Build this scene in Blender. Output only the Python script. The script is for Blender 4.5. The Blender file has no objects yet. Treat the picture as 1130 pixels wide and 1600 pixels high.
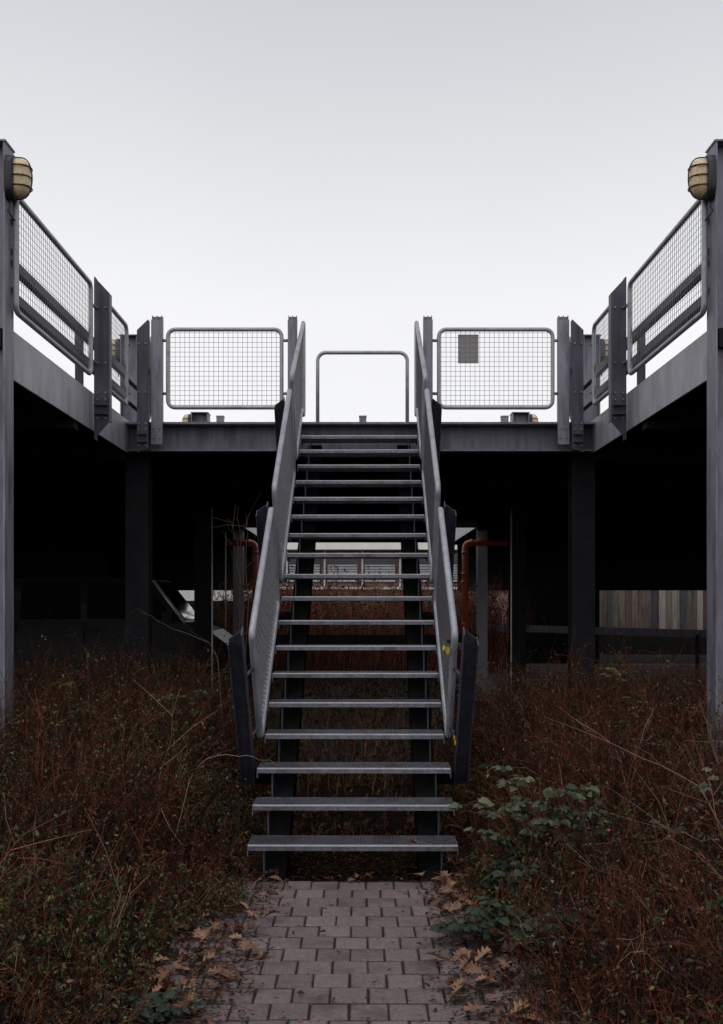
import bpy, math, random
import numpy as np
from mathutils import Vector, Matrix

random.seed(7)
rng = np.random.default_rng(11)
S = bpy.context.scene
COL = S.collection
R = math.radians

# ------------------------------------------------------------------ camera
EYE = 1.623
F = 1600.0
cd = bpy.data.cameras.new('camera')
cd.sensor_fit = 'VERTICAL'; cd.sensor_height = 36.0; cd.lens = 36.0
cd.shift_y = 0.0875; cd.shift_x = 0.00125
cd.clip_start = 0.05; cd.clip_end = 3000
cam = bpy.data.objects.new('camera', cd); COL.objects.link(cam)
cam.location = (0, 0, EYE); cam.rotation_euler = (R(90), 0, 0)
S.camera = cam

# ------------------------------------------------------------------ sky: flat overcast
w = bpy.data.worlds.new('World'); S.world = w; w.use_nodes = True
nt = w.node_tree; nt.nodes.clear()
wo = nt.nodes.new('ShaderNodeOutputWorld'); bg = nt.nodes.new('ShaderNodeBackground')
sky = nt.nodes.new('ShaderNodeTexSky'); sky.sky_type = 'NISHITA'; sky.sun_disc = False
sky.sun_elevation = R(66); sky.sun_rotation = R(200)
sky.air_density = 1.0; sky.dust_density = 6.0
hs = nt.nodes.new('ShaderNodeHueSaturation'); hs.inputs['Saturation'].default_value = 0.15
bgs = nt.nodes.new('ShaderNodeBackground'); bgs.inputs[1].default_value = 0.05
tc = nt.nodes.new('ShaderNodeTexCoord'); sx = nt.nodes.new('ShaderNodeSeparateXYZ')
cr = nt.nodes.new('ShaderNodeValToRGB')
e = cr.color_ramp.elements
e[0].position = 0.0; e[0].color = (0.97, 0.97, 0.97, 1)
e[1].position = 0.62; e[1].color = (0.41, 0.435, 0.475, 1)
m1 = cr.color_ramp.elements.new(0.27); m1.color = (0.88, 0.88, 0.895, 1)
add = nt.nodes.new('ShaderNodeAddShader')
L = nt.links.new
L(tc.outputs['Generated'], sx.inputs[0]); L(sx.outputs['Z'], cr.inputs[0]); 
cn = nt.nodes.new('ShaderNodeTexNoise'); cn.inputs['Scale'].default_value = 2.2; cn.inputs['Detail'].default_value = 5
cm = nt.nodes.new('ShaderNodeMapRange'); cm.inputs[1].default_value = .3; cm.inputs[2].default_value = .7; cm.inputs[3].default_value = .955; cm.inputs[4].default_value = 1.035
cs = nt.nodes.new('ShaderNodeVectorMath'); cs.operation = 'SCALE'
L(tc.outputs['Generated'], cn.inputs['Vector']); L(cn.outputs[0], cm.inputs[0]); L(cr.outputs[0], cs.inputs[0]); L(cm.outputs[0], cs.inputs['Scale']); L(cs.outputs[0], bg.inputs[0])
bg.inputs[1].default_value = 0.92
L(sky.outputs[0], hs.inputs['Color']); L(hs.outputs[0], bgs.inputs[0])
L(bg.outputs[0], add.inputs[0]); L(bgs.outputs[0], add.inputs[1]); L(add.outputs[0], wo.inputs[0])

sd = bpy.data.lights.new('sun', 'SUN'); sd.energy = 0.5; sd.angle = R(60); sd.color = (1, 0.97, 0.93)
so = bpy.data.objects.new('sun', sd); COL.objects.link(so)
so.rotation_euler = (R(24), 0, R(-20)); so.location = (0, -5, 20)

S.render.engine = 'CYCLES'
vs = S.view_settings
vs.view_transform = 'Standard'; vs.look = 'None'; vs.exposure = -0.05; vs.gamma = 1; vs.use_curve_mapping = False

# ------------------------------------------------------------------ materials
def mat(name, c1, c2=None, scale=6.0, rough=0.6, metal=0.0, bump=0.0, spec=0.4, detail=6, rvar=0.0, stretch=None, dirt=None, dscale=2.0, rv=0.0):
    m = bpy.data.materials.new(name); m.use_nodes = True
    n = m.node_tree.nodes; l = m.node_tree.links.new
    b = n['Principled BSDF']
    b.inputs['Roughness'].default_value = rough; b.inputs['Metallic'].default_value = metal
    b.inputs['Specular IOR Level'].default_value = spec
    c2 = c2 or c1
    tcn = n.new('ShaderNodeTexCoord'); mp = n.new('ShaderNodeMapping')
    l(tcn.outputs['Object'], mp.inputs[0])
    if stretch: mp.inputs['Scale'].default_value = stretch
    oi = n.new('ShaderNodeObjectInfo'); vm = n.new('ShaderNodeVectorMath'); vm.operation = 'SCALE'
    vm.inputs[0].default_value = (37.0, 91.0, 53.0); l(oi.outputs['Random'], vm.inputs['Scale']); l(vm.outputs[0], mp.inputs['Location'])
    nz = n.new('ShaderNodeTexNoise'); nz.inputs['Scale'].default_value = scale; nz.inputs['Detail'].default_value = detail
    nz.inputs['Roughness'].default_value = 0.65
    l(mp.outputs[0], nz.inputs['Vector'])
    r = n.new('ShaderNodeValToRGB'); r.color_ramp.elements[0].position = 0.32; r.color_ramp.elements[1].position = 0.68
    r.color_ramp.elements[0].color = (*c1, 1); r.color_ramp.elements[1].color = (*c2, 1)
    l(nz.outputs[0], r.inputs[0])
    out = r.outputs[0]
    if dirt:
        n2 = n.new('ShaderNodeTexNoise'); n2.inputs['Scale'].default_value = dscale; n2.inputs['Detail'].default_value = 8
        n2.inputs['Roughness'].default_value = 0.7
        l(mp.outputs[0], n2.inputs['Vector'])
        r2 = n.new('ShaderNodeValToRGB'); r2.color_ramp.elements[0].position = 0.5; r2.color_ramp.elements[1].position = 0.72
        r2.color_ramp.elements[0].color = (0, 0, 0, 1); r2.color_ramp.elements[1].color = (1, 1, 1, 1)
        l(n2.outputs[0], r2.inputs[0])
        mx = n.new('ShaderNodeMix'); mx.data_type = 'RGBA'
        l(r2.outputs[0], mx.inputs[0]); l(out, mx.inputs[6]); mx.inputs[7].default_value = (*dirt, 1)
        out = mx.outputs[2]
    if rv:
        hv = n.new('ShaderNodeHueSaturation'); mv = n.new('ShaderNodeMapRange'); mv.inputs[3].default_value = 1-rv; mv.inputs[4].default_value = 1+rv
        l(oi.outputs['Random'], mv.inputs[0]); l(mv.outputs[0], hv.inputs['Value']); l(out, hv.inputs['Color']); out = hv.outputs[0]
    l(out, b.inputs['Base Color'])
    if rvar:
        mr = n.new('ShaderNodeMapRange'); mr.inputs[3].default_value = rough - rvar; mr.inputs[4].default_value = rough + rvar
        l(nz.outputs[0], mr.inputs[0]); l(mr.outputs[0], b.inputs['Roughness'])
    if bump:
        bp = n.new('ShaderNodeBump'); bp.inputs['Strength'].default_value = bump; bp.inputs['Distance'].default_value = 0.01
        l(nz.outputs[0], bp.inputs['Height']); l(bp.outputs[0], b.inputs['Normal'])
    return m

def mat_attr(name, rough=0.7, trans=0.0, spec=0.25):
    m = bpy.data.materials.new(name); m.use_nodes = True
    n = m.node_tree.nodes; l = m.node_tree.links.new
    b = n['Principled BSDF']; b.inputs['Roughness'].default_value = rough; b.inputs['Specular IOR Level'].default_value = spec
    a = n.new('ShaderNodeAttribute'); a.attribute_name = 'Col'
    l(a.outputs['Color'], b.inputs['Base Color'])
    if trans:
        t = n.new('ShaderNodeBsdfTranslucent'); l(a.outputs['Color'], t.inputs[0])
        mx = n.new('ShaderNodeMixShader'); mx.inputs[0].default_value = trans
        l(b.outputs[0], mx.inputs[1]); l(t.outputs[0], mx.inputs[2]); l(mx.outputs[0], n['Material Output'].inputs[0])
    return m

M = {}
M['galv'] = mat('galvanised steel', (0.135, 0.132, 0.165), (0.26, 0.253, 0.305), 9, 0.55, 0.25, 0.05, rvar=0.1, stretch=(1.6, 1.6, 0.3), dirt=(0.095, 0.083, 0.09), dscale=5, rv=0.08)
M['galv_tube'] = mat('galvanised tube', (0.27, 0.268, 0.305), (0.42, 0.418, 0.465), 14, 0.45, 0.25, 0.03, rvar=0.1, dirt=(0.16, 0.15, 0.16), dscale=7)
M['galv_bright'] = mat('painted edge highlight', (0.45, 0.45, 0.48), (0.68, 0.68, 0.71), 40, 0.35, 0.3)  # pale colour paints the wet highlight along the tread nosings
M['lit_edge_strip'] = mat('lit flange edge tone', (0.70, 0.68, 0.64), (0.80, 0.78, 0.74), 8, 0.4)  # whitish colour stands in for far light on column flange edges
M['galv_fascia'] = mat('galvanised fascia', (0.27, 0.265, 0.295), (0.42, 0.412, 0.455), 5, 0.5, 0.2, 0.03, rvar=0.1, stretch=(1, 1, 0.35), dirt=(0.18, 0.165, 0.175), dscale=3)
M['tread'] = mat('galvanised grating', (0.10, 0.098, 0.118), (0.205, 0.20, 0.235), 30, 0.42, 0.3, 0.05, rvar=0.12, dirt=(0.055, 0.044, 0.040), dscale=5, rv=0.16)
M['post'] = mat('weathered steel post', (0.040, 0.040, 0.058), (0.085, 0.083, 0.113), 8, 0.5, 0.25, 0.05, rvar=0.1, stretch=(2, 2, 0.25), dirt=(0.040, 0.030, 0.030), dscale=6)
M['wire'] = mat('galvanised wire', (0.16, 0.155, 0.17), (0.24, 0.23, 0.25), 20, 0.5, 0.2)
M['stairsteel'] = mat('dark stringer steel', (0.006, 0.006, 0.007), (0.013, 0.012, 0.013), 6, 0.9, 0.0, spec=0.03)
M['underside'] = mat('dark deck sheeting', (0.012, 0.012, 0.014), (0.022, 0.021, 0.024), 3, 0.85, spec=0.1)  # near-black sheeting colour with faint noise
M['column'] = mat('shaded column tone', (0.007, 0.0073, 0.010), (0.015, 0.0155, 0.021), 5, 0.6, 0.0, dirt=(0.012, 0.009, 0.008), dscale=3, spec=0.12)  # under-deck shade is put into this near-black column colour
M['colfar'] = mat('daylit column tone', (0.30, 0.30, 0.33), (0.40, 0.40, 0.43), 5, 0.6, 0.1)  # lighter copy of the column colour for the columns in daylight
M['paver'] = mat('concrete paver', (0.100, 0.073, 0.075), (0.195, 0.150, 0.152), 70, 0.8, 0.0, 0.3, rvar=0.1, dirt=(0.058, 0.041, 0.039), dscale=2.4, rv=0.09)
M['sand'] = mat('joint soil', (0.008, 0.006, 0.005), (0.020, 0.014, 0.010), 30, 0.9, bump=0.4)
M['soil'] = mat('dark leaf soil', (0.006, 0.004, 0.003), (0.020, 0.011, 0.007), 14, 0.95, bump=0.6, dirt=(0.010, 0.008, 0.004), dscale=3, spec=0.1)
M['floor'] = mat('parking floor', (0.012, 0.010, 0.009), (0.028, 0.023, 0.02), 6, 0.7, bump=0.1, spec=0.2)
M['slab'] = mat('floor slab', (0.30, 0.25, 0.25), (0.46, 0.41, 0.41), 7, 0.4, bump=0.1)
M['lampbase'] = mat('black lamp housing', (0.012, 0.012, 0.016), (0.025, 0.024, 0.03), 10, 0.5)
M['cage'] = mat('lamp cage', (0.02, 0.012, 0.010), (0.04, 0.022, 0.018), 10, 0.5)
M['pipe'] = mat('red-brown drain pipe', (0.46, 0.10, 0.055), (0.58, 0.15, 0.08), 6, 0.35)
M['white'] = mat('white paint', (0.72, 0.71, 0.66), (0.80, 0.79, 0.74), 3, 0.6)
M['render'] = mat('red-brown render', (0.20, 0.12, 0.10), (0.28, 0.18, 0.15), 3, 0.8)
M['winglass'] = mat('dark window glass', (0.03, 0.033, 0.05), (0.05, 0.05, 0.07), 3, 0.12, spec=0.6)
M['blind'] = mat('window blind', (0.55, 0.54, 0.56), (0.62, 0.61, 0.63), 3, 0.6)
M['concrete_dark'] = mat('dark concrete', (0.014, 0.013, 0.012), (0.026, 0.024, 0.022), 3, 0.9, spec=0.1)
M['timber'] = mat('weathered timber', (0.12, 0.09, 0.072), (0.28, 0.24, 0.21), 7, 0.8, stretch=(4, 4, 0.5), dirt=(0.08, 0.045, 0.036), dscale=1.2, bump=0.3, rv=0.25)
M['timber_b'] = mat('reddish timber', (0.09, 0.055, 0.043), (0.18, 0.12, 0.095), 7, 0.8, stretch=(4, 4, 0.5), dirt=(0.05, 0.035, 0.03), dscale=1.5, bump=0.3, rv=0.25)
M['timber_c'] = mat('bleached timber', (0.26, 0.23, 0.205), (0.42, 0.38, 0.35), 7, 0.8, stretch=(4, 4, 0.4), dirt=(0.15, 0.11, 0.09), dscale=1.4, bump=0.3, rv=0.25)
M['timberpost'] = mat('dark wall post', (0.05, 0.05, 0.06), (0.09, 0.09, 0.10), 5, 0.7)
M['vanpaint'] = mat('dusty grey van paint', (0.008, 0.007, 0.0065), (0.016, 0.014, 0.0125), 4, 0.35, 0.0, spec=0.2)
M['vanglass'] = mat('van glass', (0.012, 0.012, 0.014), (0.015, 0.015, 0.018), 3, 0.05, spec=0.8)
M['tyre'] = mat('tyre rubber', (0.015, 0.015, 0.015), (0.025, 0.025, 0.025), 10, 0.8)
M['pillar'] = mat('pillar reflection', (0.75, 0.74, 0.73), (0.85, 0.84, 0.83), 10, 0.25, 0.3)  # near-white colour paints the far opening's reflection on the windscreen pillar
M['tape'] = mat('yellow warning tape', (0.55, 0.40, 0.03), (0.65, 0.48, 0.05), 10, 0.4)
M['tapeblack'] = mat('black warning tape', (0.01, 0.01, 0.01), (0.015, 0.015, 0.015), 10, 0.35)
M['twig'] = mat_attr('twig', 0.75)
M['leaf'] = mat_attr('leaf', 0.55, 0.25, 0.35)
M['dryleaf'] = mat_attr('dry leaf', 0.6, 0.15, 0.3)
gm = bpy.data.materials.new('aged amber lamp glass'); gm.use_nodes = True
gb = gm.node_tree.nodes['Principled BSDF']
gb.inputs['Base Color'].default_value = (0.62, 0.43, 0.20, 1); gb.inputs['Roughness'].default_value = 0.35
gb.inputs['Subsurface Weight'].default_value = 0.4; gb.inputs['Subsurface Radius'].default_value = (0.05, 0.04, 0.02)
gn = gm.node_tree.nodes.new('ShaderNodeTexNoise'); gn.inputs['Scale'].default_value = 12
gr = gm.node_tree.nodes.new('ShaderNodeValToRGB'); gr.color_ramp.elements[0].color = (0.50, 0.35, 0.19, 1); gr.color_ramp.elements[1].color = (0.72, 0.58, 0.38, 1)
gr.color_ramp.elements[0].position = 0.3; gr.color_ramp.elements[1].position = 0.7
gm.node_tree.links.new(gn.outputs[0], gr.inputs[0]); gm.node_tree.links.new(gr.outputs[0], gb.inputs['Base Color'])
M['lampglass'] = gm
pm = bpy.data.materials.new('translucent grey plastic'); pm.use_nodes = True
pn = pm.node_tree; pb = pn.nodes['Principled BSDF']; pb.inputs['Base Color'].default_value = (0.5, 0.48, 0.48, 1)
pt = pn.nodes.new('ShaderNodeBsdfTranslucent'); pt.inputs[0].default_value = (0.5, 0.48, 0.48, 1)
px = pn.nodes.new('ShaderNodeMixShader'); px.inputs[0].default_value = 0.55
pn.links.new(pb.outputs[0], px.inputs[1]); pn.links.new(pt.outputs[0], px.inputs[2]); pn.links.new(px.outputs[0], pn.nodes['Material Output'].inputs[0])
M['plate'] = pm

# ------------------------------------------------------------------ helpers
ORG = {}
def tag(o, label=None, cat=None, group=None, kind=None):
    if label: o['label'] = label
    if cat: o['category'] = cat
    if group: o['group'] = group
    if kind: o['kind'] = kind
    return o

def empty(name, loc, label, cat, group=None):
    o = bpy.data.objects.new(name, None); COL.objects.link(o); o.location = loc; o.empty_display_size = 0.2
    ORG[o.name] = Vector(loc)
    return tag(o, label, cat, group)

class MB:
    """collects shapes in world coordinates; build() links them as one mesh object"""
    def __init__(s): s.v = []; s.f = []; s.sm = []
    def add(s, vs, fs, smooth=False):
        k = len(s.v); s.v += [Vector(v) for v in vs]; s.f += [tuple(i + k for i in f) for f in fs]; s.sm += [smooth] * len(fs); return s
    def box(s, x0, x1, y0, y1, z0, z1):
        return s.hexa([(x0,y0,z0),(x1,y0,z0),(x1,y1,z0),(x0,y1,z0),(x0,y0,z1),(x1,y0,z1),(x1,y1,z1),(x0,y1,z1)])
    def hexa(s, p):
        return s.add(p, [(0,3,2,1),(4,5,6,7),(0,1,5,4),(1,2,6,5),(2,3,7,6),(3,0,4,7)])
    def prism(s, poly, d):
        """poly: list of 3D points (planar), d: extrusion vector"""
        n = len(poly); d = Vector(d); a = [Vector(p) for p in poly]
        vs = a + [p + d for p in a]
        fs = [tuple(range(n)), tuple(range(2*n-1, n-1, -1))] + [(i, i+n, (i+1) % n + n, (i+1) % n) for i in range(n)]
        return s.add(vs, fs)
    def tube(s, pts, r, n=8, closed=False, cap=True):
        pts = [Vector(p) for p in pts]; N = len(pts); rr = r if isinstance(r, (list, tuple)) else [r]*N
        rings = []; ref = None
        for i, p in enumerate(pts):
            if closed: d = pts[(i+1) % N] - pts[i-1]
            else: d = pts[min(i+1, N-1)] - pts[max(i-1, 0)]
            d.normalize()
            if ref is None:
                ref = Vector((0,0,1)) if abs(d.z) < 0.9 else Vector((1,0,0))
                u = d.cross(ref).normalized()
            else:
                u = (u - d * u.dot(d)).normalized()
            v = d.cross(u)
            rings.append([p + (u*math.cos(2*math.pi*k/n) + v*math.sin(2*math.pi*k/n)) * rr[i] for k in range(n)])
        vs = [q for rg in rings for q in rg]; fs = []
        for i in range(N if closed else N-1):
            j = (i+1) % N; off = 0
            if closed and j == 0:   # align the seam
                best = min(range(n), key=lambda o: sum((rings[-1][k]-rings[0][(k+o) % n]).length for k in range(n))); off = best
            for k in range(n):
                fs.append((i*n+k, i*n+(k+1) % n, j*n+(k+1+off) % n, j*n+(k+off) % n))
        s.add(vs, fs, True)
        if cap and not closed:
            k0 = len(s.v) - len(vs)
            s.f.append(tuple(k0+k for k in range(n-1, -1, -1))); s.f.append(tuple(k0+(N-1)*n+k for k in range(n))); s.sm += [False, False]
        return s
    def ibeam(s, p0, p1, across, b, h, tf=0.014, tw=0.010, up=None):
        """I-section from p0 to p1; 'across' the flange width direction, flanges offset along the third axis"""
        p0 = Vector(p0); p1 = Vector(p1); d = (p1-p0); a = Vector(across).normalized(); u = (up and Vector(up)) or d.cross(a).normalized()
        def bar(c, wa, wu):
            q = [p0+c+a*i*wa/2+u*j*wu/2 for i, j in ((-1,-1),(1,-1),(1,1),(-1,1))]
            s.hexa(q + [x+d for x in q])
        bar(u*(h/2-tf/2), b, tf); bar(-u*(h/2-tf/2), b, tf); bar(Vector((0,0,0)), tw, h-2*tf)
        return s
    def build(s, name, m, parent=None, origin=None, xf=None):
        vs = [xf @ v for v in s.v] if xf else s.v
        if parent is not None: o0 = ORG[parent.name]
        else: o0 = Vector(origin) if origin else Vector((0,0,0))
        me = bpy.data.meshes.new(name); me.from_pydata([tuple(v-o0) for v in vs], [], s.f)
        me.polygons.foreach_set('use_smooth', s.sm); me.update()
        # consistent outward normals
        import bmesh
        bm = bmesh.new(); bm.from_mesh(me); bmesh.ops.recalc_face_normals(bm, faces=bm.faces); bm.to_mesh(me); bm.free()
        me.materials.append(M[m] if isinstance(m, str) else m)
        o = bpy.data.objects.new(name, me); COL.objects.link(o)
        if parent is not None: o.parent = parent
        else: o.location = o0
        ORG[o.name] = o0
        return o

def struct(o): o['kind'] = 'structure'; return o

def roundpoly(poly, rad, seg=5):
    out = []; n = len(poly)
    for i in range(n):
        p = Vector(poly[i]); a = Vector(poly[i-1]) - p; b = Vector(poly[(i+1) % n]) - p
        a.normalize(); b.normalize(); ang = a.angle(b); t = rad / math.tan(ang/2)
        p0 = p + a*t; p1 = p + b*t
        c = p + (a+b).normalized() * (rad / math.sin(ang/2))
        v0 = p0-c; v1 = p1-c; th = v0.angle(v1)
        for k in range(seg+1):
            f = k/seg
            out.append(c + (v0*math.sin((1-f)*th) + v1*math.sin(f*th)) / math.sin(th))
    return out

def clipline(poly, axis, val):
    hits = []; n = len(poly)
    for i in range(n):
        p, q = poly[i], poly[(i+1) % n]
        if (p[axis]-val) * (q[axis]-val) < 0:
            f = (val-p[axis]) / (q[axis]-p[axis]); hits.append(p[1-axis] + f*(q[1-axis]-p[1-axis]))
    return (min(hits), max(hits)) if len(hits) >= 2 else None

def mesh_panel(parent, org, u, v, poly, xf=None, tube=0.021, rad=0.075, sp=0.05, wire=0.0021, name='railing_panel', infill=True):
    """tubular frame round a polygon in the (u,v) plane, filled with square welded wire"""
    org = Vector(org); u = Vector(u).normalized(); v = Vector(v).normalized()
    P = lambda a, b: org + u*a + v*b
    pr = roundpoly([Vector((a, b)) for a, b in poly], rad)
    fr = MB().tube([P(p[0], p[1]) for p in pr], tube, 10, closed=True).build(name, 'galv_tube', parent, xf=xf)
    if not infill: return fr
    wmb = MB(); pl = [(p[0], p[1]) for p in pr]
    for ax in (0, 1):
        lo = min(p[ax] for p in pl); hi = max(p[ax] for p in pl); k = lo + sp*0.5
        while k < hi:
            c = clipline(pl, ax, k)
            if c and c[1]-c[0] > 0.03:
                off = 0.0021 if ax else -0.0021; nn = u.cross(v)*off
                a, b = (P(k, c[0]), P(k, c[1])) if ax == 0 else (P(c[0], k), P(c[1], k))
                wmb.tube([a+nn, b+nn], wire, 4, cap=False)
            k += sp
    wmb.build('wire_mesh', 'wire', fr, xf=xf)
    return fr

# ================================================================== SETTING
GZ = -0.045
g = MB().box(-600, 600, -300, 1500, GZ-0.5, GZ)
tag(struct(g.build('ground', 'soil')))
pf = MB().box(-22, 22, 10.2, 32, GZ-0.2, GZ+0.004)
floor = struct(pf.build('parking_floor', 'floor'))
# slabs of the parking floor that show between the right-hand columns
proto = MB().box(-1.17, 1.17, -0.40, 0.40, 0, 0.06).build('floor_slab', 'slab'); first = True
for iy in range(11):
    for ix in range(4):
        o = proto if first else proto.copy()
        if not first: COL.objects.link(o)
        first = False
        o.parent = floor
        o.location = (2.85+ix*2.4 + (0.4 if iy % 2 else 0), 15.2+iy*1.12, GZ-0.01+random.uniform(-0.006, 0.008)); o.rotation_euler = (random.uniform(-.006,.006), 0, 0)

# path of square concrete pavers in running bond
PX, PY = 0.157, 0.164
pb_ = MB().box(-0.95, 0.86, -4, 5.98, GZ-0.1, -0.009)
path = struct(pb_.build('path', 'sand'))
def paver_mesh(seed):
    r = random.Random(seed); a = PX/2-0.0045; b = PY/2-0.0085; h = 0.05; c = 0.005
    j = lambda: r.uniform(-0.0012, 0.0012)
    lo = [(-a,-b,0),(a,-b,0),(a,b,0),(-a,b,0)]
    mid = [(x+j(), y+j(), h-c) for x, y, _ in lo]
    top = [(x*(1-c/a)+j(), y*(1-c/b)+j(), h) for x, y, _ in lo]
    f = [(8,9,10,11)] + [(i, (i+1)%4, (i+1)%4+4, i+4) for i in range(4)] + [(i+4, (i+1)%4+4, (i+1)%4+8, i+8) for i in range(4)]
    return lo+mid+top, f
pms = []
for k in range(6):
    vv, ff = paver_mesh(k); me = bpy.data.meshes.new('paver'); me.from_pydata(vv, [], ff); me.update()
    pm_ = M['paver'].copy() if k else M['paver']
    pms.append((me, pm_))
for k, (me, pm_) in enumerate(pms):
    if k:
        rp = [n for n in pm_.node_tree.nodes if n.type == 'VALTORGB'][0]; sc = [1, .93, 1.06, .88, 1.0, 1.12][k]
        for el in rp.color_ramp.elements: el.color = tuple(c*sc for c in el.color[:3]) + (1,)
    me.materials.append(pm_)
rest = MB()
for row in range(0, 56):
    y = 5.946 - PY*(row+0.5); off = -0.0445 if row % 2 else 0.034
    for k in range(-6, 6):
        x = off + PX*(k+0.5)
        if not (-0.9 < x < 0.8): continue
        z = GZ-0.005+random.uniform(-0.003, 0.003)
        if row < 19:
            o = bpy.data.objects.new('paver', pms[random.randrange(6)][0]); COL.objects.link(o); o.parent = path
            o.location = (x+random.uniform(-.0015,.0015), y+random.uniform(-.0015,.0015), z)
            o.rotation_euler = (random.uniform(-.012,.012), random.uniform(-.012,.012), random.uniform(-.008,.008) + random.choice((0, math.pi)))
        else:
            rest.box(x-PX/2+.0035, x+PX/2-.0035, y-PY/2+.0035, y+PY/2-.0035, z, z+0.05)
o = rest.build('paver', 'paver', path); o['kind'] = 'stuff'

# ================================================================== PARKING DECK
deck = empty('parking_deck', (0, 14, GZ), 'grey steel parking deck on columns with a deep recess for the stairs', 'parking deck')
DT = 3.50
SX = 2.44                      # half width of the recess
for sgn in (-1, 1):
    a, b = sorted((sgn*(SX+0.02), sgn*22))
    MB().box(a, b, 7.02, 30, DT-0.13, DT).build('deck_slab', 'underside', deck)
    # side fascia plates of the two recesses
    a, b = sorted((sgn*SX, sgn*(SX+0.018)))
    MB().box(a, b, 7.19, 10.93, 3.184, 3.527).build('side_beam', 'galv_fascia', deck)
    MB().box(a, b, 21.62, 30.0, 3.184, 3.527).build('side_beam', 'galv_fascia', deck)
    a, b = sorted((sgn*(SX+0.24), sgn*22))
    MB().box(a, b, 6.98, 7.018, 3.184, 3.527).build('front_beam', 'galv_fascia', deck)
    # cross beams under the slab
    for y in (8.9, 10.8, 13.5, 16.2, 18.9, 21.4, 24, 27):
        a, b = sorted((sgn*(SX+0.03), sgn*21.9))
        MB().box(a, b, y-0.07, y+0.07, 3.12, DT-0.131).build('cross_beam', 'underside', deck)
    for x in (12.8, 16.1, 19.4):
        for y in (10.8, 16.2, 21.5, 27):
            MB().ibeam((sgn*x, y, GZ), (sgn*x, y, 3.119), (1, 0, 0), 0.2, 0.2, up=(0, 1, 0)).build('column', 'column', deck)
    # hanging cladding along the far edge
    if sgn > 0:
        MB().box(SX+0.4, 21.9, 29.8, 29.99, 1.95, 3.36).build('hanging_cladding', 'concrete_dark', deck)
    else:
        MB().box(-21.9, -SX-0.4, 29.8, 29.99, 1.95, 3.36).build('hanging_cladding', 'concrete_dark', deck)
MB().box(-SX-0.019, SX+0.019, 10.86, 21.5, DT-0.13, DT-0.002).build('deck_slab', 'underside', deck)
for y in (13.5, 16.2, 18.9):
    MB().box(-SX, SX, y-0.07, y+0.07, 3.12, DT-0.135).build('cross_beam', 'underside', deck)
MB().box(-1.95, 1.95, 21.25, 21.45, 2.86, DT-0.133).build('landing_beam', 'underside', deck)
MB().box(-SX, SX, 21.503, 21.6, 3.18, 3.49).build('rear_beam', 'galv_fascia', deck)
# the channel that closes the recess behind the stair
c = MB()
c.box(-2.436, 2.436, 10.84, 10.855, 3.20, 3.4695)
c.box(-2.436, 2.436, 10.65, 10.855, 3.470, 3.492)
c.box(-2.436, 2.436, 10.72, 10.8395, 3.20, 3.214)
c.build('recess_beam', 'galv', deck)
# lamp columns (H sections that rise above the deck)
def hcol(x, y, z0, z1, m, wx=0.20, wy=0.18, cap=True):
    b = MB().ibeam((x, y, z0), (x, y, z1), (0, 1, 0), wy, wx, 0.013, 0.010, up=(1, 0, 0))
    if cap: b.box(x-wx/2-0.008, x+wx/2+0.008, y-wy/2-0.008, y+wy/2+0.008, z1, z1+0.012)
    return b.build('column', m, deck)
for s in (-1, 1):
    hcol(s*(2.43+0.10), 7.09, GZ, 4.77, 'galv')
    hcol(s*2.74, 12.2, DT, 4.77, 'galv')
    hcol(s*2.68, 17.2, DT, 4.77, 'galv', 0.28, 0.28)
    MB().ibeam((s*2.38, 11.02, GZ), (s*2.38, 11.02, 3.367), (1, 0, 0), 0.25, 0.2, up=(0, 1, 0)).build('column', 'column', deck)
    MB().ibeam((s*2.53, 16.5, GZ), (s*2.53, 16.5, 3.119), (1, 0, 0), 0.25, 0.24, up=(0, 1, 0)).build('column', 'column', deck)
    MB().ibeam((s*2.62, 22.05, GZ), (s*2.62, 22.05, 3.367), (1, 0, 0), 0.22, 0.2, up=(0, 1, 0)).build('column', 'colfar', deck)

for x, y, z1 in ((-2.363, 16.34, 3.19), (-2.84, 21.60, 3.17), (2.408, 16.34, 3.10)):  # added pale strips drawing the lit flange edges of the columns
    MB().tube([(x, y, GZ), (x, y, z1)], 0.013, 8).build('lit_edge_strip', 'lit_edge_strip', deck)
# ------------------------------------------------------------------ railings round the recess
def channel_post(parent, xo, xi, y, z_hi, z_lo, zb_o, zb_i, d=0.09):
    """upright channel: web facing the viewer, flanges behind, top and bottom cut on the skew (o = outer, i = inner side)"""
    t = 0.008
    b = MB().prism([(xo, y, zb_o), (xi, y, zb_i), (xi, y, z_lo), (xo, y, z_hi)], (0, t, 0))
    sg = 1 if xi > xo else -1
    b.prism([(xi, y+t, zb_i), (xi, y+d, zb_i), (xi, y+d, z_lo), (xi, y+t, z_lo)], (-sg*t, 0, 0))
    b.prism([(xo, y+t, zb_o), (xo, y+d, zb_o), (xo, y+d, z_hi), (xo, y+t, z_hi)], (sg*t, 0, 0))
    # stiffener plates near the foot
    zf = max(zb_o, zb_i)
    b.box(min(xo, xi)+0.010, max(xo, xi)-0.010, y-0.045, y-0.001, zf+0.06, zf+0.068)
    b.box(min(xo, xi)+0.010, max(xo, xi)-0.010, y-0.045, y-0.001, zf+0.14, zf+0.148)
    o = b.build('post', 'post', parent); xm = (xo+xi)/2; q = MB()
    for z in (zf+0.03, zf+0.20, zf+0.26, 3.78, 4.28):
        for dx in (-0.035, 0.035): q.tube([(xm+dx, y-0.0005, z), (xm+dx, y-0.013, z)], 0.010, 6)
    q.build('bolt', 'galv', o)['kind'] = 'stuff'
    return o

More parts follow.
